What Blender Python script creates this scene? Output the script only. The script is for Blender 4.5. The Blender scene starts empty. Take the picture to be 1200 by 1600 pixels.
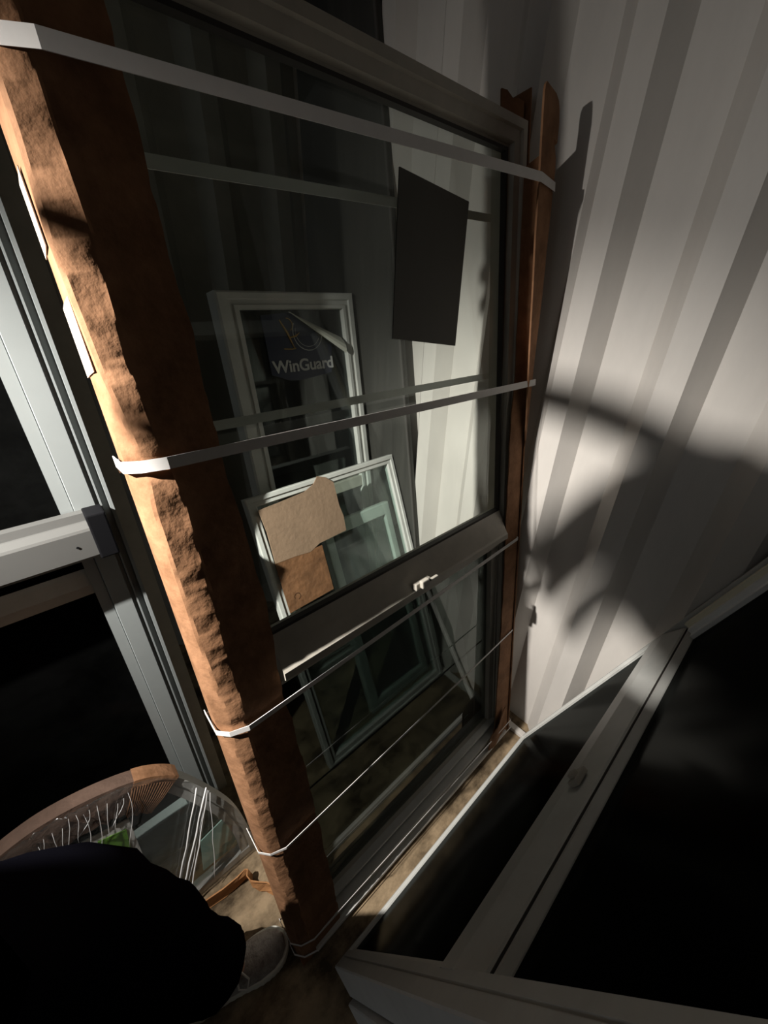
import bpy, bmesh, math, random
from mathutils import Vector, Matrix, noise
random.seed(4)
S = bpy.context.scene
COL = S.collection
R = math.radians

# ---------------------------------------------------------------- camera, world, light, exposure
cam_d = bpy.data.cameras.new('camera')
cam = bpy.data.objects.new('camera', cam_d); COL.objects.link(cam)
cam_d.sensor_fit = 'VERTICAL'; cam_d.sensor_height = 36.0
cam_d.lens = 36.0 * 610.0 / 1600.0
cam_d.clip_start = 0.02
right = Vector((0.672, 0.740, 0.021)); down = Vector((0.373, -0.315, -0.873)); fwd = Vector((-0.640, 0.594, -0.488))
fwd.normalize(); right = (right - right.dot(fwd) * fwd).normalized(); up = right.cross(fwd).normalized()
cam.matrix_world = Matrix(((right.x, up.x, -fwd.x, 0.0), (right.y, up.y, -fwd.y, 0.0), (right.z, up.z, -fwd.z, 1.5), (0, 0, 0, 1)))
S.camera = cam

w = bpy.data.worlds.new('world'); S.world = w; w.use_nodes = True
w.node_tree.nodes['Background'].inputs[0].default_value = (0.9, 0.95, 1.0, 1)
w.node_tree.nodes['Background'].inputs[1].default_value = 0.45

LAMP = Vector((-0.645, -0.60, 1.77))
AIM = Vector((-0.56, 1.04, 0.26))
# a flashlight: wide spill plus a narrower hot spot from the same reflector
for nm, en, ang, bl in (('flashlight_spill', 25, 140, .9), ('flashlight_beam', 215, 80, 1.0)):
    ld = bpy.data.lights.new(nm, 'SPOT')
    ld.energy = en; ld.color = (1.0, 0.955, 0.89); ld.shadow_soft_size = 0.009
    ld.spot_size = R(ang); ld.spot_blend = bl
    lo = bpy.data.objects.new(nm, ld); COL.objects.link(lo)
    lo.location = LAMP
    lo.rotation_euler = (AIM - LAMP).to_track_quat('-Z', 'Y').to_euler()

S.view_settings.view_transform = 'Standard'
S.view_settings.look = 'None'
S.view_settings.gamma = 1.0
S.view_settings.use_curve_mapping = False
S.view_settings.exposure = 0.0

# ---------------------------------------------------------------- materials
def mat(name, col, rough=0.6, metal=0.0, spec=0.5, var=0.0, vscale=8.0, bump=0.0, bscale=60.0, col2=None, stretch=None, lo_=0.35, hi_=0.65):
    m = bpy.data.materials.new(name); m.use_nodes = True
    nt = m.node_tree; b = nt.nodes['Principled BSDF']
    b.inputs['Base Color'].default_value = (*col, 1); b.inputs['Roughness'].default_value = rough
    b.inputs['Metallic'].default_value = metal; b.inputs['Specular IOR Level'].default_value = spec
    tc = nt.nodes.new('ShaderNodeTexCoord'); mp = nt.nodes.new('ShaderNodeMapping')
    nt.links.new(tc.outputs['Object'], mp.inputs[0])
    if stretch: mp.inputs['Scale'].default_value = stretch
    if var > 0 or col2:
        n = nt.nodes.new('ShaderNodeTexNoise'); n.inputs['Scale'].default_value = vscale; n.inputs['Detail'].default_value = 8; n.inputs['Roughness'].default_value = .65
        nt.links.new(mp.outputs[0], n.inputs['Vector'])
        r = nt.nodes.new('ShaderNodeValToRGB')
        c2 = col2 or tuple(c * (1 - var) for c in col)
        r.color_ramp.elements[0].position = lo_; r.color_ramp.elements[1].position = hi_
        r.color_ramp.elements[0].color = (*c2, 1); r.color_ramp.elements[1].color = (*col, 1)
        nt.links.new(n.outputs['Fac'], r.inputs[0]); nt.links.new(r.outputs[0], b.inputs['Base Color'])
    if bump > 0:
        n2 = nt.nodes.new('ShaderNodeTexNoise'); n2.inputs['Scale'].default_value = bscale; n2.inputs['Detail'].default_value = 6
        nt.links.new(mp.outputs[0], n2.inputs['Vector'])
        bp = nt.nodes.new('ShaderNodeBump'); bp.inputs['Strength'].default_value = bump; bp.inputs['Distance'].default_value = 0.01
        nt.links.new(n2.outputs['Fac'], bp.inputs['Height']); nt.links.new(bp.outputs[0], b.inputs['Normal'])
    return m

def glass_mat(name, tint, dust=0.03, rough=0.015, fres=1.5, dustcol=(.6, .62, .6), refl=(0.95, 1.0, 0.97), fmul=1.0):
    m = bpy.data.materials.new(name); m.use_nodes = True
    nt = m.node_tree; nt.nodes.clear(); N = nt.nodes.new; L = nt.links.new
    out = N('ShaderNodeOutputMaterial'); tr = N('ShaderNodeBsdfTransparent'); gl = N('ShaderNodeBsdfGlossy'); df = N('ShaderNodeBsdfDiffuse')
    tr.inputs[0].default_value = (*tint, 1); gl.inputs['Color'].default_value = (*refl, 1); gl.inputs['Roughness'].default_value = rough
    df.inputs[0].default_value = (*dustcol, 1)
    # Schlick reflectance from |N.I|, the same on both faces of the pane
    ge = N('ShaderNodeNewGeometry'); dt = N('ShaderNodeVectorMath'); dt.operation = 'DOT_PRODUCT'
    L(ge.outputs['Normal'], dt.inputs[0]); L(ge.outputs['Incoming'], dt.inputs[1])
    ab = N('ShaderNodeMath'); ab.operation = 'ABSOLUTE'; L(dt.outputs['Value'], ab.inputs[0])
    om = N('ShaderNodeMath'); om.operation = 'SUBTRACT'; om.inputs[0].default_value = 1.0; L(ab.outputs[0], om.inputs[1])
    pw = N('ShaderNodeMath'); pw.operation = 'POWER'; pw.inputs[1].default_value = 5.0; L(om.outputs[0], pw.inputs[0])
    f0 = ((fres - 1) / (fres + 1)) ** 2
    fr = N('ShaderNodeMath'); fr.operation = 'MULTIPLY_ADD'; fr.inputs[1].default_value = (1 - f0) * fmul; fr.inputs[2].default_value = f0 * fmul; L(pw.outputs[0], fr.inputs[0])
    tc = N('ShaderNodeTexCoord'); n = N('ShaderNodeTexNoise'); n.inputs['Scale'].default_value = 6; n.inputs['Detail'].default_value = 8; n.inputs['Roughness'].default_value = .7
    L(tc.outputs['Object'], n.inputs['Vector'])
    mr = N('ShaderNodeMapRange'); mr.inputs[1].default_value = .35; mr.inputs[2].default_value = .75; mr.inputs[3].default_value = dust * .45; mr.inputs[4].default_value = dust * 1.8
    L(n.outputs['Fac'], mr.inputs[0])
    a = N('ShaderNodeMixShader'); L(fr.outputs[0], a.inputs[0]); L(tr.outputs[0], a.inputs[1]); L(gl.outputs[0], a.inputs[2])
    c = N('ShaderNodeMixShader'); L(mr.outputs[0], c.inputs[0]); L(a.outputs[0], c.inputs[1]); L(df.outputs[0], c.inputs[2])
    L(c.outputs[0], out.inputs[0])
    return m

M = {}
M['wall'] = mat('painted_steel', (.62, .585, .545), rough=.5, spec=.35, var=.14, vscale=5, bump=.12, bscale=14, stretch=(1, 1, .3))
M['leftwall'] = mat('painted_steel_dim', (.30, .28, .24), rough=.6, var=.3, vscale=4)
M['ceiling'] = mat('ceiling_steel', (.4, .38, .35), rough=.6)
M['floor'] = mat('dirty_plywood', (.32, .235, .145), rough=.85, spec=.15, col2=(.055, .038, .022), vscale=9, bump=.6, bscale=30, stretch=(1, .6, 1), lo_=.38, hi_=.6)
M['card'] = mat('cardboard', (.31, .16, .085), rough=.8, spec=.15, col2=(.18, .09, .045), vscale=14, bump=.22, bscale=60)
M['card_dark'] = mat('cardboard_dark', (.25, .12, .058), rough=.85, spec=.15, var=.4, vscale=10, bump=.5, bscale=40)
M['card_orange'] = mat('orange_cardboard', (.48, .23, .095), rough=.8, spec=.2, var=.35, vscale=16, bump=.3, bscale=40)
M['card_brown'] = mat('dull_cardboard', (.13, .085, .065), rough=.9, spec=.1, var=.3, vscale=12, bump=.4, bscale=40)
M['card_pale'] = mat('cardboard_pale', (.30, .20, .135), rough=.85, spec=.15, var=.15, vscale=14, bump=.2, bscale=70)
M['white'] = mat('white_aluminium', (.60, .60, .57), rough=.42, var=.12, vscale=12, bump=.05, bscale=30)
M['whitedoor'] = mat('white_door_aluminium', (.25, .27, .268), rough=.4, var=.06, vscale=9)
M['greyframe'] = mat('beige_frame', (.46, .43, .37), rough=.5, var=.2, vscale=10, bump=.06, bscale=30)
M['board'] = mat('added_board_dark', (.05, .048, .042), rough=.7, var=.4, vscale=3, stretch=(6, 1, .4))  # for the added board, dark so it reads as unlit wall
M['greyframe_dark'] = mat('added_board_trim', (.07, .065, .06), rough=.6)
M['darkbronze'] = mat('dark_seal', (.03, .025, .022), rough=.6)
M['litwhite'] = mat('lit_vinyl', (.86, .87, .86), rough=.4)  # lit copy of the frame white: light on the jamb ribs as colour
M['litframe'] = mat('lit_pale_vinyl', (.85, .80, .62), rough=.45, var=.06)  # pale tone holds the light falling on the jamb track
M['strap'] = mat('white_strap', (.72, .70, .68), rough=.4, var=.06, vscale=40)
M['bar'] = mat('bar_metal', (.12, .12, .115), rough=.5, metal=.3, var=.05)
M['black'] = mat('black_plastic', (.004, .004, .005), rough=.7, spec=.1)
M['cloth'] = mat('black_cloth', (.0035, .0035, .0055), rough=1.0, spec=0.0)
M['skin'] = mat('skin', (.5, .3, .22), rough=.55)
M['hair'] = mat('hair', (.02, .015, .012), rough=.7)
M['knit'] = mat('grey_knit', (.20, .175, .155), rough=.9, spec=.1, col2=(.45, .42, .39), vscale=45, bump=.6, bscale=220, lo_=.45, hi_=.7)
M['rubber'] = mat('white_rubber', (.78, .77, .68), rough=.6, bump=.2, bscale=60)
M['lace'] = mat('white_lace', (.8, .79, .75), rough=.7)
M['film'] = glass_mat('stretch_film', (.95, .95, .95), dust=.022, rough=.10, fres=1.5, refl=(1, 1, 1))
M['filmstrand'] = mat('stretch_film_strand', (.85, .85, .85), rough=.15, spec=1.0)
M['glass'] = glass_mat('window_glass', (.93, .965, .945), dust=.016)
M['glass_low'] = glass_mat('dusty_shade_glass', (.20, .22, .21), dust=.034)  # dust, plus a dark tint standing in for the unlit floor behind
M['glass_shade'] = glass_mat('shade_glass', (.03, .032, .034), dust=.004, rough=.12, fres=1.25, fmul=.12)  # near-black tint stands in for the unlit space behind these panes
M['glass_grey'] = glass_mat('grey_glass', (.30, .33, .33), dust=.016, rough=.03)
M['glass_green'] = glass_mat('green_glass', (.88, .94, .92), dust=.035)
M['sheet'] = mat('grey_sheet', (.085, .083, .072), rough=.6, var=.15, vscale=6)
M['navy'] = mat('navy_vinyl', (.012, .018, .05), rough=.35)
M['gold'] = mat('gold_print', (.45, .28, .09), rough=.5)
M['printwhite'] = mat('white_print', (.55, .55, .55), rough=.5)
M['peel'] = mat('sticker_back', (.50, .50, .44), rough=.6)
M['green'] = mat('green_label', (.22, .52, .06), rough=.5, var=.2, vscale=20)
M['paperw'] = mat('white_paper', (.85, .85, .82), rough=.6)
M['teal'] = mat('teal_paper', (.38, .60, .53), rough=.6)
M['tape'] = mat('paper_tape', (.36, .31, .26), rough=.5)
M['screw'] = mat('screw', (.1, .1, .1), rough=.4, metal=.8)
M['lens'] = mat('lamp_lens', (.9, .9, .9), rough=.1)

# ---------------------------------------------------------------- helpers
def link(name, me, m, parent=None):
    o = bpy.data.objects.new(name, me); COL.objects.link(o)
    if m: me.materials.append(m)
    if parent: o.parent = parent
    return o
def from_bm(name, bm, m, parent=None, smooth=False):
    bmesh.ops.remove_doubles(bm, verts=bm.verts, dist=1e-6)
    bmesh.ops.recalc_face_normals(bm, faces=bm.faces)
    me = bpy.data.meshes.new(name); bm.to_mesh(me); bm.free()
    if smooth:
        for p in me.polygons: p.use_smooth = True
    return link(name, me, m, parent)
def thing(name, label, cat, mtx=None, loc=None, group=None):
    o = bpy.data.objects.new(name, None); COL.objects.link(o); o.empty_display_size = .05
    if mtx is not None: o.matrix_world = mtx
    if loc is not None: o.location = loc
    o['label'] = label; o['category'] = cat; o['kind'] = 'thing'
    if group: o['group'] = group
    return o
def tag(o, label, cat, group=None):
    o['label'] = label; o['category'] = cat; o['kind'] = 'thing'
    if group: o['group'] = group
    return o
def struct(o): o['kind'] = 'structure'; return o
def box(bm, x0, x1, y0, y1, z0, z1, bev=0.0):
    vs = [bm.verts.new((x, y, z)) for x in (x0, x1) for y in (y0, y1) for z in (z0, z1)]
    fs = [(0, 1, 3, 2), (4, 6, 7, 5), (0, 4, 5, 1), (2, 3, 7, 6), (0, 2, 6, 4), (1, 5, 7, 3)]
    ff = [bm.faces.new([vs[i] for i in f]) for f in fs]
    if bev > 0:
        es = list({e for f in ff for e in f.edges})
        bmesh.ops.bevel(bm, geom=es, offset=bev, segments=2, affect='EDGES', profile=.6)
def ring(bm, x0, x1, z0, z1, prof):
    """mitred rectangular frame: closed profile of (inset, y)"""
    loops = []
    for ins, y in prof:
        loops.append([bm.verts.new(p) for p in ((x0 + ins, y, z0 + ins), (x1 - ins, y, z0 + ins), (x1 - ins, y, z1 - ins), (x0 + ins, y, z1 - ins))])
    n = len(loops)
    for i in range(n):
        a, b = loops[i], loops[(i + 1) % n]
        for k in range(4):
            bm.faces.new((a[k], a[(k + 1) % 4], b[(k + 1) % 4], b[k]))
def ring4(bm, x0, x1, z0, z1, prof, il, ir, ib, it):
    """like ring, but each side has its own width: profile of (fraction 0..1 of the side width, y)"""
    loops = []
    for fr, y in prof:
        loops.append([bm.verts.new(p) for p in ((x0 + il * fr, y, z0 + ib * fr), (x1 - ir * fr, y, z0 + ib * fr), (x1 - ir * fr, y, z1 - it * fr), (x0 + il * fr, y, z1 - it * fr))])
    n = len(loops)
    for i in range(n):
        a, b = loops[i], loops[(i + 1) % n]
        for k in range(4):
            bm.faces.new((a[k], a[(k + 1) % 4], b[(k + 1) % 4], b[k]))
def prism(bm, pts, axis, a0, a1):
    """extrude polygon pts (2-D) along axis between a0 and a1"""
    def P(p, a):
        return {'x': (a, p[0], p[1]), 'y': (p[0], a, p[1]), 'z': (p[0], p[1], a)}[axis]
    v0 = [bm.verts.new(P(p, a0)) for p in pts]; v1 = [bm.verts.new(P(p, a1)) for p in pts]
    bm.faces.new(v0); bm.faces.new(v1[::-1])
    n = len(pts)
    for i in range(n): bm.faces.new((v0[i], v0[(i + 1) % n], v1[(i + 1) % n], v1[i]))
def sheet(bm, rows, thick, nrm=None, jitter=0.0, jscale=20.0, jdir=Vector((0, -1, 0))):
    """grid surface given as rows of points, thickened along vertex normals"""
    g = [[Vector(p) for p in r] for r in rows]
    nr, nc = len(g), len(g[0])
    if jitter:
        for i in range(nr):
            for j in range(nc):
                q = g[i][j] * jscale
                g[i][j] = g[i][j] + jdir * (noise.noise(q) * jitter + noise.noise(q * 2.7) * jitter * .4)
    nm = [[None] * nc for _ in range(nr)]
    for i in range(nr):
        for j in range(nc):
            a = g[min(i + 1, nr - 1)][j] - g[max(i - 1, 0)][j]
            b = g[i][min(j + 1, nc - 1)] - g[i][max(j - 1, 0)]
            n = a.cross(b)
            nm[i][j] = n.normalized() if n.length > 1e-9 else Vector((0, 1, 0))
    A = [[bm.verts.new(g[i][j]) for j in range(nc)] for i in range(nr)]
    B = [[bm.verts.new(g[i][j] + nm[i][j] * thick) for j in range(nc)] for i in range(nr)]
    for i in range(nr - 1):
        for j in range(nc - 1):
            bm.faces.new((A[i][j], A[i][j + 1], A[i + 1][j + 1], A[i + 1][j]))
            bm.faces.new((B[i][j], B[i + 1][j], B[i + 1][j + 1], B[i][j + 1]))
    for i in range(nr - 1):
        bm.faces.new((A[i][0], A[i + 1][0], B[i + 1][0], B[i][0]))
        bm.faces.new((A[i][-1], B[i][-1], B[i + 1][-1], A[i + 1][-1]))
    for j in range(nc - 1):
        bm.faces.new((A[0][j], B[0][j], B[0][j + 1], A[0][j + 1]))
        bm.faces.new((A[-1][j], A[-1][j + 1], B[-1][j + 1], B[-1][j]))
def tube(bm, pts, r, seg=8, taper=None):
    pts = [Vector(p) for p in pts]; rings = []
    for i, p in enumerate(pts):
        d = (pts[min(i + 1, len(pts) - 1)] - pts[max(i - 1, 0)]).normalized()
        a = d.orthogonal().normalized() if i == 0 else (a - a.dot(d) * d).normalized()
        b = d.cross(a); rr = r if taper is None else taper[i]
        rings.append([bm.verts.new(p + (a * math.cos(t) + b * math.sin(t)) * rr) for t in [2 * math.pi * k / seg for k in range(seg)]])
    for i in range(len(rings) - 1):
        for k in range(seg): bm.faces.new((rings[i][k], rings[i][(k + 1) % seg], rings[i + 1][(k + 1) % seg], rings[i + 1][k]))
    bm.faces.new(rings[0][::-1]); bm.faces.new(rings[-1])
def interp(tab, v):
    """tab: list of (v, value...) sorted by v"""
    if v <= tab[0][0]: return tab[0][1:]
    for a, b in zip(tab, tab[1:]):
        if v <= b[0]:
            t = (v - a[0]) / (b[0] - a[0]); return tuple(x + (y - x) * t for x, y in zip(a[1:], b[1:]))
    return tab[-1][1:]
def lean_left(origin, deg):
    """local x = world Y, local z = up the leaning plane (top towards -X), local y = into the back; front faces +X"""
    c, s = math.cos(R(deg)), math.sin(R(deg)); o = origin
    return Matrix(((0, -c, -s, o[0]), (1, 0, 0, o[1]), (0, -s, c, o[2]), (0, 0, 0, 1)))
def lean_right(origin, deg):
    """local x = world Y, local z = up (top towards +X), local y = front, facing -X"""
    c, s = math.cos(R(deg)), math.sin(R(deg)); o = origin
    return Matrix(((0, -c, s, o[0]), (1, 0, 0, o[1]), (0, s, c, o[2]), (0, 0, 0, 1)))
def yz(pts, o): return [(p[0], p[1]) for p in pts]

# ---------------------------------------------------------------- the container
bm = bmesh.new(); box(bm, -1.75, 0.75, -3.2, 1.2, -.05, 0); struct(from_bm('floor', bm, M['floor']))
bm = bmesh.new(); box(bm, -1.75, 0.75, -3.2, 1.2, 2.4, 2.45); struct(from_bm('ceiling', bm, M['ceiling']))
bm = bmesh.new()
pts = []; x = -0.895 - 4 * .2317
NEAR, DEEP = 1.045, 1.092
while x < 0.75:
    pts += [(x, NEAR), (x + .036, DEEP), (x + .133, DEEP), (x + .178, NEAR)]; x += .2317
pts = [(px, py) for px, py in pts]
back = [(px, py + .004) for px, py in pts[::-1]]
prism(bm, pts + back, 'z', 0.0, 2.4)
struct(from_bm('wall_back', bm, M['wall']))
bm = bmesh.new()
pts = []; y = -3.2
while y < 1.1:
    pts += [(-1.60, y), (-1.64, y + .036), (-1.64, y + .133), (-1.60, y + .178)]; y += .2317
pts = [p for p in pts if p[1] < 1.14]
prism(bm, pts + [(px - .004, py) for px, py in pts[::-1]], 'z', 0.0, 2.4)
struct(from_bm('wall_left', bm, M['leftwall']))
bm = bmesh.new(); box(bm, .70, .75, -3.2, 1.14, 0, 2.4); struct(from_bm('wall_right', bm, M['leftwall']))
bm = bmesh.new(); box(bm, -1.60, .70, 1.02, 1.044, 0, .016, .002)
struct(from_bm('baseboard_back', bm, M['wall']))

# ---------------------------------------------------------------- big strapped window
MB = lean_left((-.346, .075, 0.012), 9.3)
big = thing('single_hung_window', 'tall single hung window in cardboard edge wrap and white straps, leaning upright in the middle', 'window', MB)
H_ = 1.85; WR = .925
bm = bmesh.new()
ring4(bm, 0.045, WR, 0.0, H_, [(0, .075), (0, 0.014), (.12, 0.0), (.42, 0.0), (.46, .006), (.80, .010), (.84, .022), (1, .022), (1, .034), (.6, .036), (.6, .075)], .04, .05, .05, .055)
from_bm('outer_frame', bm, M['greyframe'], big)
bm = bmesh.new()   # dark seal line around the upper pane
ring(bm, .062, WR - .048, .945, H_ - .052, [(0, .020), (.0065, .020), (.0065, .034), (0, .034)])
from_bm('glazing_seal', bm, M['darkbronze'], big)
bm = bmesh.new(); box(bm, .062, WR - .048, .030, .034, .93, H_ - .05)
from_bm('upper_glass', bm, M['glass'], big)
bm = bmesh.new()   # meeting rail with sloping sill
prism(bm, [(.030, .945), (.020, .945), (.016, .938), (.006, .9175), (.008, .916), (-.009, .882), (-.013, .877), (-.013, .862), (.004, .847), (.010, .845), (.018, .828), (.05, .826), (.05, .945)], 'x', .124, WR - .05)
from_bm('meeting_rail', bm, M['greyframe'], big)
bm = bmesh.new()
box(bm, .470, .520, -.022, -.010, .884, .902, .003); box(bm, .482, .506, -.032, -.020, .888, .908, .003); box(bm, .512, .540, -.030, -.022, .894, .900, .002)
from_bm('sash_latch', bm, M['greyframe'], big)
bm = bmesh.new()
ring4(bm, .052, WR - .048, .045, .835, [(0, .026), (1, .030), (1, .045), (.9, .058), (0, .058)], .03, .022, .038, .01)
from_bm('lower_sash', bm, M['greyframe'], big)
bm = bmesh.new(); box(bm, .08, WR - .066, .046, .050, .08, .828)
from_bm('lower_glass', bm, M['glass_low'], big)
bm = bmesh.new()   # bottom sill lips
box(bm, .04, WR - .01, -.012, .002, .0, .012, .002); box(bm, .05, WR - .03, -.004, .024, .040, .052, .003); box(bm, .05, WR - .03, .012, .034, .075, .084, .002)
from_bm('sill_lip', bm, M['white'], big)

# left cardboard wrap: back edge, bevel, glass side
def strip_left():
    bm = bmesh.new(); rows = []
    tab = [(0.0, .010, .022, .120), (.10, .012, .030, .122), (.30, .014, .030, .123), (.62, .012, .034, .124), (.83, .014, .038, .116), (.84, .018, .040, .117), (1.02, .012, .043, .125), (1.24, .012, .046, .117),
           (1.30, .018, .040, .112), (1.42, .006, .030, .115), (1.55, .000, .034, .111), (1.64, .004, .030, .112), (1.70, .004, .030, .110), (1.97, .004, .032, .105)]
    n = 300
    for i in range(n + 1):
        v = i / n * 1.96
        eb, be, inn = interp(tab, v)
        inn += noise.noise(Vector((v * 14, 3, 1))) * .005 + noise.noise(Vector((v * 60, 5, 1))) * .0015
        be += noise.noise(Vector((v * 9, 7, 2))) * .002
        nip = sum(math.exp(-((v - s) / .012) ** 2) for s in (.822, 1.303)) * .004
        prof = [(-.001, .078), (-.003, .055), (-.002, .03), (eb - .0045 + nip, .0045 + nip), (eb + nip, .0004 + nip), (be - .0015, -.0058 + nip), (be + .0015, -.0060 + nip), (be + .005, -.0046 + nip),
                (be + (inn - be) * .3, -.0036), (be + (inn - be) * .55, -.003), (be + (inn - be) * .8, -.0026), (inn, -.0022)]
        row = []
        for k, (u, yy) in enumerate(prof):
            q = Vector((u * 30, v * 16, k * .3))
            # crumpled patches on the glass side between 0.5 and 1.25 m, elsewhere smoother
            crump = .0018 if (.5 < v < 1.28 and k > 6) else .001
            bev = .0012 if 3 <= k <= 6 else 0
            if k < 2: crump = .001
            row.append((u, yy - noise.noise(q) * crump - noise.noise(q * 2.9) * (crump * .9 + bev * .6), v))
        rows.append(row)
    sheet(bm, rows, .004)
    return bm
lw = from_bm('cardboard_wrap', strip_left(), M['card'], big, True)
lw.data.set_sharp_from_angle(angle=R(26))
lw['label'] = 'brown cardboard wrap on the near edge'
# torn flap lines of the wrap
bm = bmesh.new()
box(bm, .0, .9, -.004, .072, -.011, -.001)
for k in range(1): pass
from_bm('bottom_cardboard', bm, M['card_dark'], big)

# right cardboard wrap (edge piece against the wall)
def strip_right():
    bm = bmesh.new(); rows = []
    n = 110
    def col(v, top=1.0):
        f = max(0.0, min(1.0, (v - 1.12) / .70)); f = f ** .8
        inn = interp([(0.0, .835), (.10, .850), (.45, .868), (.70, .878), (.92, .880), (1.22, .888), (1.31, .900), (2.0, .906)], v)[0] + noise.noise(Vector((v * 18, 9, 4))) * .003
        edge = interp([(0.0, .930), (.45, .938), (.92, .948), (1.2, .950), (1.93, .928)], v)[0]
        A = (inn, -.003); B = (edge, -.006 - .055 * f); C = (edge + (.835 - edge) * f - .002, -.010 - .068 * f)
        row = []
        for k in range(4): t = k / 3; row.append((A[0] + (B[0] - A[0]) * t, A[1] + (B[1] - A[1]) * t - .001 * noise.noise(Vector((t * 3, v * 9, 2))), v))
        for k in range(1, 5): t = k / 4 * top; row.append((B[0] + (C[0] - B[0]) * t, B[1] + (C[1] - B[1]) * t + .001 * noise.noise(Vector((t * 5, v * 9, 7))), v))
        return row
    for i in range(n + 1): rows.append(col(i / n * 1.76))
    for v, lo, hi in ((1.79, .0, 1.0), (1.82, .03, 1.0), (1.838, .05, .99), (1.850, .12, .95), (1.856, .30, .88)):
        r = col(v); B, C = Vector(r[3]), Vector(r[-1])
        row = []
        for k in range(8):
            t = lo + (hi - lo) * k / 7
            row.append(tuple(B + (C - B) * t))
        rows.append(row)
    sheet(bm, rows, .004)
    return bm
rw = from_bm('cardboard_wrap', strip_right(), M['card'], big)
bm = bmesh.new()  # side of the far wrap, back along the jamb
rows = [[(.930 + .003 * noise.noise(Vector((v, 1, 0)) * 9), yy, v) for yy in (.0, .03, .075)] for v in [i * 1.9 / 60 for i in range(61)]]
sheet(bm, rows, .004)
from_bm('cardboard_side', bm, M['card_dark'], big)
bm = bmesh.new()  # tab standing above the head at the far corner
rows = [[(.862 + (t) * .055, .03 - t * .02, 1.84 + s * (.055 - .018 * t + .004 * math.sin(t * 9))) for t in (0, .25, .5, .75, 1)] for s in (0, .5, 1)]
sheet(bm, rows, .004)
from_bm('cardboard_tab', bm, M['card_dark'], big)
bm = bmesh.new()  # loose piece at the bottom far corner
rows = [[(.79 + .10 * t + .01 * s, -.016 - .006 * math.sin(t * 5) - .004 * s, .02 + .13 * s * (0.55 + .45 * t)) for t in [k / 6 for k in range(7)]] for s in (0, .25, .5, .75, 1)]
sheet(bm, rows, .003)
from_bm('cardboard_corner', bm, M['card'], big)
# paper tape scraps on the near edge
for (v0, v1, y0, y1) in ((1.415, 1.495, .014, .070), (1.545, 1.615, .030, .066)):
    bm = bmesh.new()
    rows = [[(-.0046 + (.002 if t == 1 and y0 < .02 else 0), y1 + (y0 - y1) * t, v0 + (v1 - v0) * s + .006 * t) for t in (0, .5, 1)] for s in [k / 6 for k in range(7)]]
    sheet(bm, rows, .001)
    from_bm('paper_tape', bm, M['tape'], big)

# grey backing sheet stuck on the upper pane
bm = bmesh.new()
prism(bm, [(.545, 1.711), (.745, 1.686), (.691, 1.411), (.498, 1.435)], 'y', .0265, .0290)
o = from_bm('backing_sheet', bm, M['sheet'], big)
o['label'] = 'dark grey rectangular sheet stuck on the glass'

# straps: ribbons looping round the window
def strap_loop(pts, width, thick=.0012, seglen=.02):
    """pts: closed loop of (u, y, v) corners"""
    bm = bmesh.new(); P = []
    n = len(pts)
    for i in range(n):
        a, b = Vector(pts[i]), Vector(pts[(i + 1) % n])
        k = max(1, int((b - a).length / .15))
        for j in range(k): P.append(a + (b - a) * j / k)
    c = sum(P, Vector()) / len(P)
    L = []
    for i, p in enumerate(P):
        o = Vector((p.x - c.x, p.y - c.y, 0)); 
        o = Vector((math.copysign(1, o.x), 0, 0) if (p.x < .01 or p.x > .925) else (0, math.copysign(1, o.y), 0)) * thick
        L.append([bm.verts.new(q) for q in (p + Vector((0, 0, -width / 2)), p + Vector((0, 0, width / 2)), p + o + Vector((0, 0, width / 2)), p + o + Vector((0, 0, -width / 2)))])
    m = len(L)
    for i in range(m):
        a, b = L[i], L[(i + 1) % m]
        for k in range(4): bm.faces.new((a[k], a[(k + 1) % 4], b[(k + 1) % 4], b[k]))
    return bm
def strap(vl, vr, width, ufar=.935, yfar=-.02, vb=None, extra=None, near=(.016, -.002), mid=(.040, -.014)):
    vbl, vbr = vb if vb else (vl - .03, vr - .02)
    pts = [(-.006, .082, vl + .0), (-.007, .02, vl), (near[0] - .006, near[1], vl), (mid[0], mid[1], vl), (ufar, yfar, vr), (.936, .0, vr), (.936, .082, vbr), (.90, .086, vbr), (.03, .086, vbl), (-.004, .084, vl - .01)]
    if extra: pts.insert(4, extra)
    return strap_loop(pts, width)
for vl, vr, wd, uf, yf, vb in ((1.708, 1.712, .017, .934, -.062, (1.665, 1.69)), (1.303, 1.303, .016, .945, -.036, (1.325, 1.325)), (.815, .835, .011, .938, -.010, (.80, .80)), (.455, .480, .006, .938, -.008, (.41, .41)),
                               (.072, .060, .006, .93, -.02, (.05, .05)), (.016, .020, .007, .93, -.02, (.01, .01))):
    o = from_bm('strap', strap(vl, vr, wd, uf, yf, vb, (.845, -.078, 1.711) if vl > 1.6 else None), M['strap'], big)
    o['label'] = 'white plastic strap looped around the window'

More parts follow.
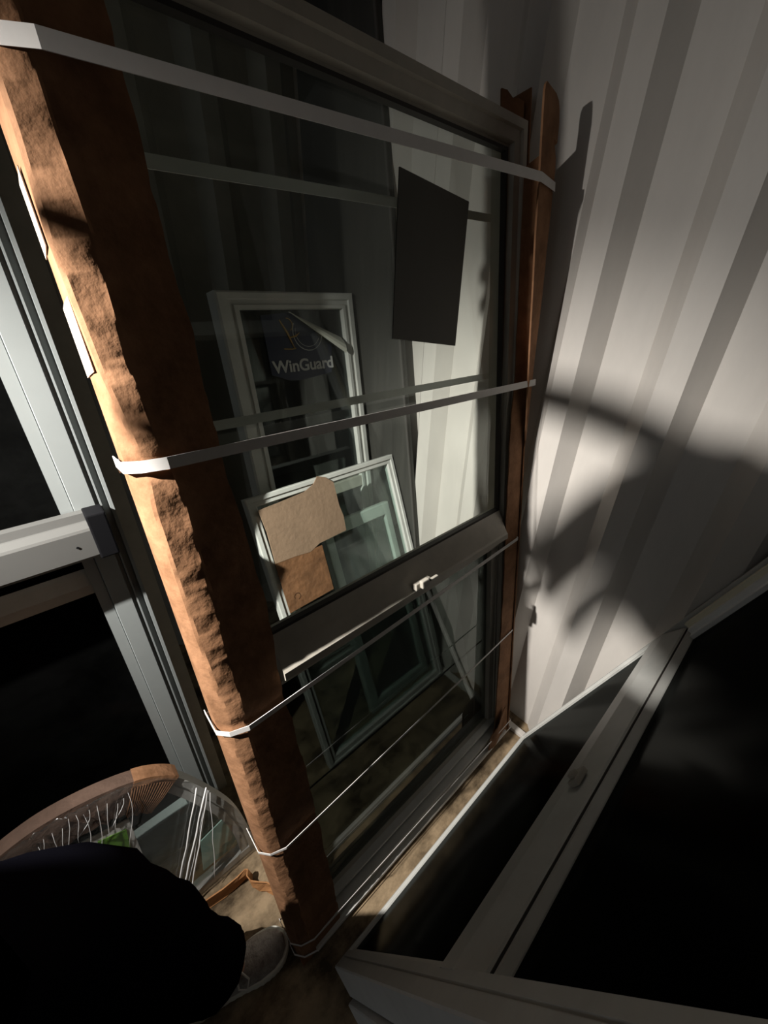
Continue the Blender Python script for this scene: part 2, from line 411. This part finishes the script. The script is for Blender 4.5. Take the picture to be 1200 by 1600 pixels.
# ---------------------------------------------------------------- leaning stack on the right
def leaning_window(off, shift, name, label, glass, fm, jm, first=False, length=1.78, du=0.0):
    th = R(18)
    o_ = (-.288 + off / math.cos(th), .133 + shift, 0.004)
    if not first: o_ = (-.288 + off / math.cos(th), .133 + shift, 0.004)
    t = thing(name, label, 'window', lean_right(o_, 18), group=None)
    W = .895 - du
    bm = bmesh.new()
    ring4(bm, 0, W, 0, length, [(0, -.062), (0, -.002), (.06, 0), (.55, 0), (.57, -.003), (.62, -.003), (.64, 0), (.96, 0), (1, -.002), (1, -.062)], .045, .009, .016, .05)
    from_bm('outer_frame', bm, fm, t)
    bm = bmesh.new()
    ring4(bm, .045, W - .009, .016, .77, [(0, -.006), (1, -.007), (1, -.02), (0, -.02)], .010, .007, .004, .01)
    from_bm('lower_sash', bm, fm, t)
    bm = bmesh.new(); box(bm, .05, W - .014, -.013, -.010, .017, .77)
    from_bm('lower_glass', bm, glass[0], t)
    bm = bmesh.new()
    prism(bm, [(-.04, .748), (-.002, .748), (.001, .752), (.001, .800), (-.014, .852), (-.017, .853), (-.0175, .857), (-.020, .857), (-.020, .864), (-.032, .868), (-.05, .868)], 'x', .040, W - .018)
    from_bm('meeting_rail', bm, fm, t)
    bm = bmesh.new(); box(bm, .042, W - .02, -.0205, -.0172, .8535, .8572)
    from_bm('rail_seal', bm, M['darkbronze'], t)
    bm = bmesh.new(); box(bm, .35, .385, -.004, .006, .808, .832, .002); box(bm, .357, .370, .004, .013, .812, .828, .002)
    from_bm('sash_latch', bm, jm, t)
    bm = bmesh.new()   # far jamb track of the upper half
    box(bm, W - .032, W - .018, -.036, -.006, .868, length - .02)
    from_bm('jamb_track', bm, M['litframe'], t)
    bm = bmesh.new()
    box(bm, W - .044, W - .030, -.034, -.016, .868, length - .02, .001); box(bm, W - .058, W - .042, -.036, -.025, .868, length - .02, .001)
    from_bm('jamb_rib', bm, M['litwhite'], t)
    bm = bmesh.new(); box(bm, .04, W - .03, -.038, -.034, .86, length - .04)
    from_bm('upper_glass', bm, glass[1], t)
    return t
s1 = leaning_window(0, 0, 'single_hung_window', 'topmost of the white framed windows leaning right, with a latch on its middle rail', (M['glass_shade'], M['glass_shade']), M['white'], M['greyframe'], True)
s2 = leaning_window(.068, -.012, 'single_hung_window', 'white framed window directly beneath the topmost one leaning right', (M['glass_shade'], M['glass_shade']), M['white'], M['greyframe'], du=.03)
s3 = leaning_window(.136, .03, 'single_hung_window', 'lowest white framed window in the pile leaning right', (M['glass_shade'], M['glass_shade']), M['greyframe'], M['greyframe'], du=.07)

# ---------------------------------------------------------------- door with push bar on the left
MD = lean_left((-.800, 0, 0), 4.5)
door = thing('glazed_door', 'white aluminium glazed door with a grey push bar, standing left of the strapped window', 'door', MD)
bm = bmesh.new()
sp = [(-.016, .012), (-.016, .004), (.004, .004), (.005, .006), (.0065, 0), (.040, 0), (.041, .010), (.047, .010), (.048, .002), (.051, .002), (.052, .013), (.0625, .013), (.063, .0), (.069, .0), (.070, .045), (-.016, .045)]
prism(bm, sp, 'z', 0, 2.05)
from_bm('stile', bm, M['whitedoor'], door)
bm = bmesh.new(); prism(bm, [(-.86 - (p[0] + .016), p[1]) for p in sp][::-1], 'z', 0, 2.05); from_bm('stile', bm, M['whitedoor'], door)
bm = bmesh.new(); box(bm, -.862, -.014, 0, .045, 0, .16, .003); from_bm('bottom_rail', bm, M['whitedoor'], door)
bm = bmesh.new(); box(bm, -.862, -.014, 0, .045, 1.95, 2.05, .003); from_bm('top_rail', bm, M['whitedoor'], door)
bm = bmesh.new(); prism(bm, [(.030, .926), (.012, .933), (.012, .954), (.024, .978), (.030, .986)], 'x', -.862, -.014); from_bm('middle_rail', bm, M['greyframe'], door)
bm = bmesh.new(); box(bm, -.862, -.012, .034, .040, .15, 1.96); from_bm('glass', bm, M['glass_shade'], door)
bar = None
bm = bmesh.new()
prism(bm, [(0, 1.123), (-.022, 1.123), (-.024, 1.108), (-.030, 1.108), (-.050, 1.101), (-.052, 1.096), (-.052, 1.044), (-.048, 1.038), (0, 1.038)], 'x', -.80, .016)
bar = from_bm('push_bar', bm, M['bar'], door)
bm = bmesh.new(); box(bm, .016, .048, -.055, 0, 1.034, 1.126, .003); from_bm('end_cap', bm, M['black'], bar)
bm = bmesh.new(); bmesh.ops.create_cone(bm, cap_ends=True, segments=12, radius1=.0022, radius2=.0022, depth=.002, matrix=Matrix.Translation((-.012, -.0525, 1.070)) @ Matrix.Rotation(R(90), 4, 'X')); from_bm('screw', bm, M['black'], bar)
# second frame behind the door
MF = lean_left((-.880, 0, 0), 4.5)
fr = thing('window_frame', 'plain grey frame standing right behind the push bar door', 'frame', MF)
bm = bmesh.new(); ring4(bm, -.80, .105, 0, 1.98, [(0, .03), (0, 0), (1, 0), (1, .03)], .07, .07, .07, .07); from_bm('frame', bm, M['greyframe'], fr)
bm = bmesh.new(); box(bm, -.74, .04, .012, .017, .06, 1.92); from_bm('glass', bm, M['glass_shade'], fr)

# ---------------------------------------------------------------- window with the navy sticker, behind the glass
MW = lean_left((-1.03, 0, 0), 9.3)
wg = thing('narrow_window', 'narrow white framed window with a peeling navy sticker, seen through the big pane', 'window', MW)
bm = bmesh.new()
ring4(bm, .500, 1.003, 0, 1.520, [(0, .06), (0, .004), (.1, 0), (.42, 0), (.46, .008), (.72, .008), (.76, .002), (.97, .002), (1, .02), (1, .06)], .068, .05, .09, .05)
from_bm('outer_frame', bm, M['white'], wg)
bm = bmesh.new(); box(bm, .56, .96, .022, .027, .08, 1.475); from_bm('glass', bm, M['glass_grey'], wg)
bm = bmesh.new(); box(bm, .56, .96, .006, .03, .80, .845, .003); from_bm('meeting_rail', bm, M['greyframe'], wg)
bm = bmesh.new()
prism(bm, [(.638, 1.455), (.745, 1.462), (.893, 1.352), (.880, 1.262), (.745, 1.248), (.700, 1.252), (.640, 1.275)], 'y', .017, .0200)
st = from_bm('sticker', bm, M['navy'], wg); st['label'] = 'navy sticker peeling at its upper right corner'
cu = bpy.data.curves.new('lettering', 'FONT'); cu.body = 'WinGuard'; cu.size = .077; cu.offset = .0018; cu.extrude = .0006; cu.space_character = .98
tmp = bpy.data.objects.new('tmp', cu); COL.objects.link(tmp)
dg = bpy.context.evaluated_depsgraph_get(); me = bpy.data.meshes.new_from_object(tmp.evaluated_get(dg)); bpy.data.objects.remove(tmp)
xs = [v.co.x for v in me.vertices]; sc = .243 / (max(xs) - min(xs))
for v in me.vertices: v.co = Vector((.646 + (v.co.x - min(xs)) * sc, .0155 - v.co.z, 1.279 + v.co.y * sc * .95))
link('lettering', me, M['printwhite'], st)
bm = bmesh.new()
arc = lambda cx, cz, r, a0, a1, n=12: [(cx + r * math.cos(R(a0 + (a1 - a0) * k / n)), .0155, cz + r * math.sin(R(a0 + (a1 - a0) * k / n))) for k in range(n + 1)]
tube(bm, arc(.80, 1.400, .058, 150, 345), .0016, 5); tube(bm, arc(.80, 1.402, .048, 165, 330), .0009, 5)
from_bm('emblem_ring', bm, M['printwhite'], st)
bm = bmesh.new()
tube(bm, [(.700, .0155, 1.44), (.722, .0155, 1.40), (.740, .0155, 1.352)], .003, 5, [.002, .004, .002]); tube(bm, [(.700, .0155, 1.352), (.730, .0155, 1.350), (.745, .0155, 1.352)], .002, 5)
tube(bm, [(.725, .0155, 1.385), (.752, .0155, 1.39), (.768, .0155, 1.40)], .002, 5, [.002, .003, .001]); tube(bm, arc(.725, 1.425, .02, -60, 90, 6), .0016, 5)
from_bm('emblem', bm, M['gold'], st)
bm = bmesh.new()
rows = [[(.735 + .20 * t, .012 - .03 * math.sin(s * 2.2) * (.3 + t * .7), 1.462 - .085 * t - s * .055 * t) for t in [k / 8 for k in range(9)]] for s in (0, .25, .5, .75, 1)]
sheet(bm, rows, .0012); from_bm('peeled_corner', bm, M['peel'], st)

# ---------------------------------------------------------------- added dark panel that cuts off the lit wall behind the big pane
pn = thing('added_board', 'added dark board that ends the lit patch of wall behind the big pane', 'board', loc=(-1.2, 1.03, .018))
bm = bmesh.new()
prism(bm, [(-.38, 0), (.40, 0), (-.02, 2.375), (-.38, 2.375)], 'y', -.009, .012)
o = from_bm('added_board_face', bm, M['board'], pn)
bm = bmesh.new()
prism(bm, [(.394, 0), (.402, 0), (-.018, 2.375), (-.026, 2.375)], 'y', -.012, -.007)
from_bm('added_board_edge', bm, M['greyframe_dark'], pn)

# ---------------------------------------------------------------- small windows leaning at the back wall corner
MS = lean_left((-.673, 0, .002), 22)
sw = thing('small_window', 'small white framed window with a cardboard patch taped on, seen through the big pane', 'window', MS)
bm = bmesh.new()
ring4(bm, .400, 1.016, 0, 1.018, [(0, .03), (0, .003), (.1, 0), (.45, 0), (.5, .006), (.9, .006), (1, .010), (1, .03)], .035, .030, .04, .034)
from_bm('frame', bm, M['white'], sw)
bm = bmesh.new(); box(bm, .43, .99, .016, .020, .03, .99); from_bm('glass', bm, M['glass_green'], sw)
bm = bmesh.new()
rng = [(.432, .795), (.436, .90), (.430, .975), (.50, .978), (.600, .985), (.640, 1.0), (.662, 1.022), (.69, 1.012), (.718, .985), (.716, .90), (.722, .86), (.717, .806), (.66, .803), (.60, .800), (.56, .785), (.50, .792)]
prism(bm, rng, 'y', -.004, 0.001)
o = from_bm('cardboard_patch', bm, M['card_pale'], sw); o['label'] = 'pale cardboard patch taped over the top left corner'
bm = bmesh.new(); prism(bm, [(.43, .62), (.605, .625), (.608, .79), (.43, .795)], 'y', -.003, 0.001)
o = from_bm('cardboard_patch', bm, M['card_dark'], sw); o['label'] = 'darker brown cardboard piece below the pale patch'
bm = bmesh.new(); tube(bm, arc(0, 0, .011, 200, -90, 10), .0009, 5)
for v in bm.verts: v.co = Vector((v.co.x + .470, -.0035, v.co.z + .662))
from_bm('pen_mark', bm, M['black'], sw)
MS2 = lean_left((-.735, 0, .002), 22)
sw2 = thing('small_window', 'second small white window leaning directly behind the one with the cardboard patch', 'window', MS2)
bm = bmesh.new()
ring4(bm, .655, .985, 0, .810, [(0, .03), (0, .003), (.1, 0), (.9, 0), (1, .01), (1, .03)], .042, .03, .05, .052)
from_bm('frame', bm, M['white'], sw2)
bm = bmesh.new(); box(bm, .69, .96, .014, .018, .04, .80); from_bm('glass', bm, M['glass_green'], sw2)

# ---------------------------------------------------------------- arched window wrapped in film
MA = lean_left((-.652, 0, .002), 10)
aw = thing('arched_window', 'arched window wrapped in clear stretch film, standing on the floor before the door', 'window', MA)
ARCH = [(.100, 0), (.100, .07), (.096, .13), (.084, .20), (.064, .265), (.033, .344), (.007, .402), (-.019, .447), (-.059, .485), (-.100, .507), (-.139, .521), (-.179, .531), (-.231, .538), (-.279, .536), (-.34, .520), (-.40, .485), (-.46, .425), (-.51, .34), (-.545, .24), (-.562, .12), (-.566, 0)]
def smooth_curve(P, m):
    out = []
    for i in range(len(P) - 1):
        p0_, p1_, p2_, p3_ = [Vector(P[min(max(i + k, 0), len(P) - 1)]) for k in (-1, 0, 1, 2)]
        for q in range(m):
            t = q / m
            out.append(.5 * ((2 * p1_) + (-p0_ + p2_) * t + (2 * p0_ - 5 * p1_ + 4 * p2_ - p3_) * t * t + (-p0_ + 3 * p1_ - 3 * p2_ + p3_) * t ** 3))
    return out + [Vector(P[-1])]
ARCHS = smooth_curve(ARCH, 4)
def archpts(k):   # outline inset by k; local x = world Y
    c = Vector((-.24, .1)); out = []; n = len(ARCHS)
    for i, p in enumerate(ARCHS):
        t = (ARCHS[min(i + 1, n - 1)] - ARCHS[max(i - 1, 0)]).normalized(); nn = Vector((-t.y, t.x))
        if nn.dot(c - p) < 0: nn = -nn
        q = p + nn * k
        out.append((q.x, max(q.y, 0)))
    return out
def arch_frame(bm, ka, kb, ya, yb, i0=0, i1=None, wob=0.0):
    A, B = archpts(ka), archpts(kb); i1 = i1 or len(A)
    A, B = A[i0:i1], B[i0:i1]; V = []
    for i, ((ax, az), (bx, bz)) in enumerate(zip(A, B)):
        bz += wob * noise.noise(Vector((i * .7, 2, 5)))
        V.append([bm.verts.new(p) for p in ((ax, ya, az), (bx, ya, bz), (bx, yb, bz), (ax, yb, az))])
    for a, b in zip(V, V[1:]):
        for k in range(4): bm.faces.new((a[k], a[(k + 1) % 4], b[(k + 1) % 4], b[k]))
    bm.faces.new(V[0]); bm.faces.new(V[-1][::-1])
bm = bmesh.new(); arch_frame(bm, 0.002, .018, .0, .032); arch_frame(bm, .018, .024, .008, .030); arch_frame(bm, .024, .042, .003, .030); box(bm, -.56, .095, 0, .032, 0, .022, .002)
from_bm('frame', bm, M['white'], aw)
bm = bmesh.new(); prism(bm, archpts(.038), 'y', .014, .018); from_bm('glass', bm, M['glass_green'], aw)
# cardboard over the arch: a ribbed piece at the crown, a darker crumpled length to its left
bm = bmesh.new(); arch_frame(bm, -.005, .088, -.006, .036, 27, 36, .006)
bw = from_bm('cardboard_wrap', bm, M['card'], aw); bw['label'] = 'ribbed brown cardboard piece over the crown of the arch'
bm = bmesh.new()
A, B = archpts(.012), archpts(.086)
for i in range(16):
    t = 27.3 + i * .52; j = int(t); fr_ = t - j
    a_ = Vector(A[j]).lerp(Vector(A[j + 1]), fr_); b_ = Vector(B[j]).lerp(Vector(B[j + 1]), fr_)
    tube(bm, [(a_.x, -.0065, a_.y), ((a_.x + b_.x) / 2, -.0085, (a_.y + b_.y) / 2), (b_.x, -.0065, b_.y + .004)], .0017, 6)
from_bm('cardboard_ribs', bm, M['card'], bw, True)
bm = bmesh.new(); arch_frame(bm, -.003, .080, -.004, .035, 35, 80, .010)
o = from_bm('cardboard_wrap', bm, M['card_brown'], aw); o['label'] = 'dark brown cardboard along the left of the arch'
bm = bmesh.new()
prism(bm, [(-.215, .425), (-.128, .403), (-.136, .272), (-.142, .150), (-.20, .12), (-.23, .30)], 'y', .008, .011); o = from_bm('label_paper', bm, M['paperw'], aw)
bm = bmesh.new(); prism(bm, [(-.192, .400), (-.140, .380), (-.150, .310), (-.190, .320)], 'y', .0055, .0075); from_bm('green_print', bm, M['green'], o)
bm = bmesh.new(); prism(bm, [(-.021, .171), (.051, .189), (.064, .085), (.03, .062), (-.041, .064)], 'y', .008, .011); from_bm('teal_paper', bm, M['teal'], aw)
# stretch film, wrinkled, with bright twisted strands
TOP = sorted([(p.x, p.y) for p in ARCHS if p.y > .1])
bm = bmesh.new(); rows = []
for i in range(70):
    s = i / 69; row = []
    X = .094 - s * .64; top = interp(TOP, X)[0] + .004
    for j in range(46):
        t = j / 45; Z = .006 + (top - .006) * t
        amp = .004 + .008 * min(1, max(0, (-.08 - X) / .1))
        fold = abs(noise.noise(Vector((X * 55 + Z * 30, Z * 9, 1)))) * amp + abs(noise.noise(Vector((X * 120 + Z * 60, Z * 14, 3)))) * amp * .6
        row.append((X, -.010 - fold, Z))
    rows.append(row)
sheet(bm, rows, .0006); from_bm('stretch_film', bm, M['film'], aw, True)
bm = bmesh.new()
for (x0, z0, x1, z1, r) in ((.016, .385, -.123, .075, .0020), (.034, .365, -.114, .062, .0024), (.035, .360, -.100, .062, .0011), (.036, .356, -.092, .050, .0019), (.037, .350, -.088, .058, .0008), (.038, .340, -.026, .033, .0008)):
    tube(bm, [(x0 + (x1 - x0) * k / 8 + .0015 * math.sin(k * 2.1 + r * 3000), -.020 - .004 * math.sin(k * .4), z0 + (z1 - z0) * k / 8) for k in range(9)], r, 6, [r * (.7 + .4 * abs(math.sin(k * 1.7))) for k in range(9)])
o = from_bm('film_strand', bm, M['filmstrand'], aw, True); o['label'] = 'twisted bright strands of film'
bm = bmesh.new()
rnd = random.Random(8)
for i in range(15):
    x0 = -.105 - i * .013; z0 = interp(TOP, x0)[0] - rnd.uniform(.004, .03); ln_ = rnd.uniform(.05, .16); dx = rnd.uniform(-.045, -.015)
    tube(bm, [(x0 + dx * (k / 5) ** 1.4 + .003 * math.sin(k + i), -.0175 - .002 * math.sin(k), z0 - ln_ * k / 5) for k in range(6)], .0005, 4, [.0003 + .0005 * math.sin(math.pi * k / 5) for k in range(6)])
from_bm('film_glint', bm, M['filmstrand'], aw, True)  # thin pale tubes stand in for highlights along the film folds

# ---------------------------------------------------------------- curl of cardboard on the floor
bm = bmesh.new(); rows = []
path = [(-.640, -.16), (-.628, -.12), (-.616, -.07), (-.607, -.02), (-.602, .02), (-.600, .045), (-.590, .056), (-.576, .050), (-.564, .052), (-.552, .062), (-.538, .078), (-.520, .090)]
for i, p in enumerate(path):
    hgt = .056 if i < 8 else .046
    rows.append([(p[0] + .006 * math.sin(k * 1.5 + i * .7), p[1] + .004 * math.sin(k + i), .002 + hgt * k / 4) for k in range(5)])
sheet(bm, rows, .003)
tag(from_bm('cardboard_band', bm, M['card_orange']), 'curled orange brown cardboard band lying on the floor beside the arched window', 'cardboard')

# ---------------------------------------------------------------- person (leg and shoe in view)
person = thing('person', 'person in black trousers and grey knit shoe with white sole, standing at lower left', 'person', loc=(-.44, -.2, 0))
PO = Vector((-.44, -.2, 0))
def skin(name, verts, edges, radii, m, parent, root=0, sub=2):
    me = bpy.data.meshes.new(name); me.from_pydata([Vector(v) - PO for v in verts], edges, [])
    o = link(name, me, m, parent)
    o.modifiers.new('skin', 'SKIN').use_smooth_shade = True
    if not me.skin_vertices: 
        pass
    for i, sv in enumerate(me.skin_vertices[0].data):
        r = radii[i]; sv.radius = r if isinstance(r, tuple) else (r, r); sv.use_root = (i == root)
    sb = o.modifiers.new('sub', 'SUBSURF'); sb.levels = sub; sb.render_levels = sub
    return o
# body: pelvis root, spine, head, arms with hands, legs with feet
V = []; E = []; RR = []
def add(p, r, par=None):
    V.append(p); RR.append(r); i = len(V) - 1
    if par is not None: E.append((par, i))
    return i
pel = add((-.28, -.37, .95), (.12, .10))
wst = add((-.31, -.38, 1.10), (.12, .10), pel); chs = add((-.405, -.45, 1.26), (.15, .11), wst); shl = add((-.42, -.50, 1.42), (.10, .07), chs)
nk = add((-.42, -.52, 1.52), .05, shl); hd = add((-.42, -.525, 1.62), (.075, .085), nk); hd2 = add((-.42, -.53, 1.71), (.078, .092), hd); hd3 = add((-.42, -.54, 1.79), (.055, .065), hd2)
# right arm, out of view: fist and pointing finger posed to shadow the right wall
rs = add((-.28, -.52, 1.41), .055, shl); re_ = add((-.24, -.36, 1.46), .042, rs); rw_ = add((-.490, -.360, 1.630), .032, re_); pal = add((-.532, -.355, 1.646), .042, rw_); kn = add((-.568, -.350, 1.652), .042, pal)
for base, tip1, tip2, r in (((-.575, -.350, 1.686), (-.606, -.350, 1.693), (-.636, -.349, 1.694), .0090), ((-.590, -.349, 1.664), (-.602, -.347, 1.640), (-.616, -.345, 1.610), .0085), ((-.585, -.348, 1.644), (-.597, -.346, 1.620), (-.606, -.345, 1.594), .0085), ((-.575, -.348, 1.626), (-.582, -.346, 1.604), (-.588, -.345, 1.582), .0075)):
    b_ = add(base, r * 1.05, kn); c_ = add(tip1, r, b_); add(tip2, r * .85, c_)
tb = add((-.530, -.325, 1.664), .010, pal); tb2 = add((-.556, -.318, 1.680), .009, tb)
# left arm raised, its hand closed round the torch
ls = add((-.58, -.54, 1.41), .055, shl); le = add((-.76, -.70, 1.36), .042, ls); lw_ = add((-.700, -.700, 1.64), .026, le); lp = add((-.690, -.695, 1.70), (.034, .018), lw_)
for k_, dy in enumerate((-.032, -.011, .011, .032)):
    b_ = add((-.692, -.690 + dy, 1.738), .009, lp); c_ = add((-.672, -.690 + dy, 1.792 - .002 * k_), .0085, b_); add((-.636, -.690 + dy, 1.800 - .004 * k_), .008, c_)
t_ = add((-.655, -.680, 1.722), .011, lp); add((-.628, -.672, 1.755), .010, t_)
# legs
lh = add((-.33, -.31, .88), .080, pel); lk = add((-.385, -.135, .52), .056, lh); la = add((-.437, -.098, .11), .032, lk); lt = add((-.432, -.035, .05), .024, la)
rh = add((-.27, -.40, .88), .080, pel); rk = add((-.345, -.30, .48), .056, rh); ra = add((-.400, -.275, .11), .032, rk); rt = add((-.402, -.31, .05), .026, ra)
skin('body', V, E, RR, M['skin'], person)
# trousers
V = []; E = []; RR = []
p0 = add((-.28, -.36, .96), (.14, .13)); a = add((-.335, -.26, .90), .115, p0); a = add((-.377, -.172, .81), .115, a); a = add((-.376, -.130, .62), .094, a); a = add((-.40, -.120, .47), .088, a); a = add((-.42, -.108, .33), .084, a); a = add((-.438, -.092, .22), .080, a); a = add((-.444, -.085, .165), .079, a); add((-.447, -.080, .120), .078, a)
b = add((-.27, -.40, .86), .110, p0); b = add((-.32, -.365, .66), .100, b); b = add((-.34, -.300, .46), .090, b); b = add((-.375, -.260, .30), .088, b); add((-.405, -.250, .12), .088, b)
tr = skin('trousers', V, E, RR, M['cloth'], person)
tx = bpy.data.textures.new('folds', 'CLOUDS'); tx.noise_scale = .09
dm = tr.modifiers.new('folds', 'DISPLACE'); dm.texture = tx; dm.strength = .03; dm.mid_level = .5
V = []; E = []; RR = []
a = add((-.425, -.105, .27), .046); a = add((-.437, -.098, .13), .040, a); add((-.432, -.055, .072), .034, a)
skin('sock', V, E, RR, M['knit'], person)
# jacket, out of view, its bulk shaped to shade the leaning stack
V = []; E = []; RR = []
p0 = add((-.27, -.37, .97), (.15, .14)); c1 = add((-.30, -.37, 1.12), (.165, .16), p0); c2 = add((-.365, -.37, 1.33), (.20, .18), c1); c2 = add((-.385, -.385, 1.46), (.15, .13), c2); c3 = add((-.40, -.47, 1.50), (.11, .10), c2)
a = add((-.28, -.52, 1.41), .075, c3); a = add((-.255, -.38, 1.48), .080, a); add((-.500, -.366, 1.572), .074, a)
a = add((-.58, -.55, 1.40), .070, c3); a = add((-.765, -.705, 1.36), .058, a); add((-.712, -.703, 1.57), .045, a)
skin('jacket', V, E, RR, M['cloth'], person)
# face bits, hair, headlamp
def ell(name, c, r, m, parent, seg=20):
    bm = bmesh.new(); bmesh.ops.create_uvsphere(bm, u_segments=seg, v_segments=seg // 2, radius=1)
    for v in bm.verts: v.co = Vector((v.co.x * r[0], v.co.y * r[1], v.co.z * r[2])) + Vector(c) - PO
    return from_bm(name, bm, m, parent, True)
ell('hair', (-.42, -.555, 1.755), (.088, .095, .085), M['hair'], person)
for sx in (-1, 1):
    ell('eye', (-.420 + sx * .030, -.450, 1.700), (.012, .008, .008), M['printwhite'], person, 12)
    ell('ear', (-.420 + sx * .082, -.535, 1.695), (.010, .020, .030), M['skin'], person, 12)
ell('nose', (-.420, -.438, 1.675), (.013, .016, .022), M['skin'], person, 12)
ell('mouth', (-.420, -.445, 1.635), (.024, .007, .006), M['card_dark'], person, 12)
torch = thing('flashlight', 'small black flashlight held up in the left hand of the person in black', 'flashlight', loc=LAMP)
bm = bmesh.new()
dirn = (AIM - LAMP).normalized(); q_ = dirn.to_track_quat('Z', 'Y').to_matrix().to_4x4()
for r1, r2, z0, z1 in ((.012, .012, -.125, -.045), (.013, .019, -.047, -.030), (.019, .019, -.031, -.012)):
    bmesh.ops.create_cone(bm, cap_ends=True, segments=24, radius1=r1, radius2=r2, depth=z1 - z0, matrix=q_ @ Matrix.Translation((0, 0, (z0 + z1) / 2)))
from_bm('torch_body', bm, M['black'], torch)
bm = bmesh.new(); bmesh.ops.create_cone(bm, cap_ends=True, segments=24, radius1=.016, radius2=.016, depth=.002, matrix=q_ @ Matrix.Translation((0, 0, -.011)))
from_bm('lens', bm, M['lens'], torch)

# shoe
def shoe(ox, oy, yaw, parent):
    L_ = .285
    st_ = [(-.13, .030, .034), (-.115, .036, .06), (-.08, .037, .082), (-.03, .038, .085), (.02, .042, .072), (.07, .047, .056), (.11, .044, .047), (.135, .034, .040), (.150, .016, .034)]
    c, s = math.cos(yaw), math.sin(yaw)
    def Wd(x, y, z): return Vector((ox + c * x * .92 - s * y * .86, oy + s * x * .92 + c * y * .86, z)) - PO
    bm = bmesh.new(); rows = []
    for y, hw, h in st_:
        row = []
        for k in range(13):
            a = math.pi * k / 12
            row.append(Wd(math.cos(a) * hw, y, .018 + (h - .01) * math.sin(a) ** .8 if 0 < k < 12 else .018))
        rows.append(row)
    V_ = [[bm.verts.new(p) for p in r] for r in rows]
    for i in range(len(V_) - 1):
        for k in range(12): bm.faces.new((V_[i][k], V_[i][k + 1], V_[i + 1][k + 1], V_[i + 1][k]))
    bm.faces.new(V_[0]); bm.faces.new(V_[-1][::-1])
    for i in range(len(V_) - 1): bm.faces.new((V_[i][0], V_[i + 1][0], V_[i + 1][12], V_[i][12]))
    bmesh.ops.subdivide_edges(bm, edges=bm.edges, cuts=1, use_grid_fill=True)
    upper = from_bm('shoe', bm, M['knit'], parent, True)
    bm = bmesh.new()
    outl = [(0, -.142), (.022, -.138), (.036, -.120), (.040, -.08), (.039, -.03), (.043, .02), (.050, .07), (.048, .11), (.038, .138), (.018, .156), (0, .160)]
    # smooth the outline and scallop its rim
    full = outl + [(-x * (.98), y) for x, y in outl[-2:0:-1]]
    dense = []
    n = len(full)
    for i in range(n):
        p0_, p1_, p2_, p3_ = [Vector(full[(i + k) % n]) for k in (-1, 0, 1, 2)]
        for q in range(10):
            t = q / 10
            pt = .5 * ((2 * p1_) + (-p0_ + p2_) * t + (2 * p0_ - 5 * p1_ + 4 * p2_ - p3_) * t * t + (-p0_ + 3 * p1_ - 3 * p2_ + p3_) * t ** 3)
            dense.append(pt)
    loops = []
    for z, k in ((.0, .94), (.006, 1.0), (.014, 1.02), (.024, 1.03), (.030, .98)):
        lp_ = []
        for i, p in enumerate(dense):
            sc_ = k + (.020 if (i % 4 < 2 and z < .02) else 0)
            extra = .010 * max(0, -p.y / .14) if z > .02 else 0
            lp_.append(bm.verts.new(Wd(p.x * sc_, p.y * (k * .3 + .7), z + extra)))
        loops.append(lp_)
    m = len(dense)
    for a_, b_ in zip(loops, loops[1:]):
        for i in range(m): bm.faces.new((a_[i], a_[(i + 1) % m], b_[(i + 1) % m], b_[i]))
    bm.faces.new(loops[0][::-1]); bm.faces.new(loops[-1])
    from_bm('sole', bm, M['rubber'], upper)
    bm = bmesh.new()
    for i in range(5):
        y = .00 + i * .02; h = .078 - i * .008
        tube(bm, [Wd(-.022, y, h - .004), Wd(0, y + .006, h + .004), Wd(.022, y + .012, h - .006)], .0025, 6)
    tube(bm, [Wd(.012, .02, .084), Wd(.040, .045, .07), Wd(.052, .035, .052), Wd(.044, .015, .060), Wd(.018, .015, .084)], .0022, 6)
    from_bm('lace', bm, M['lace'], upper, True)
    return upper
shoe(-.440, -.064, R(-14), person)
shoe(-.400, -.345, R(12), person)
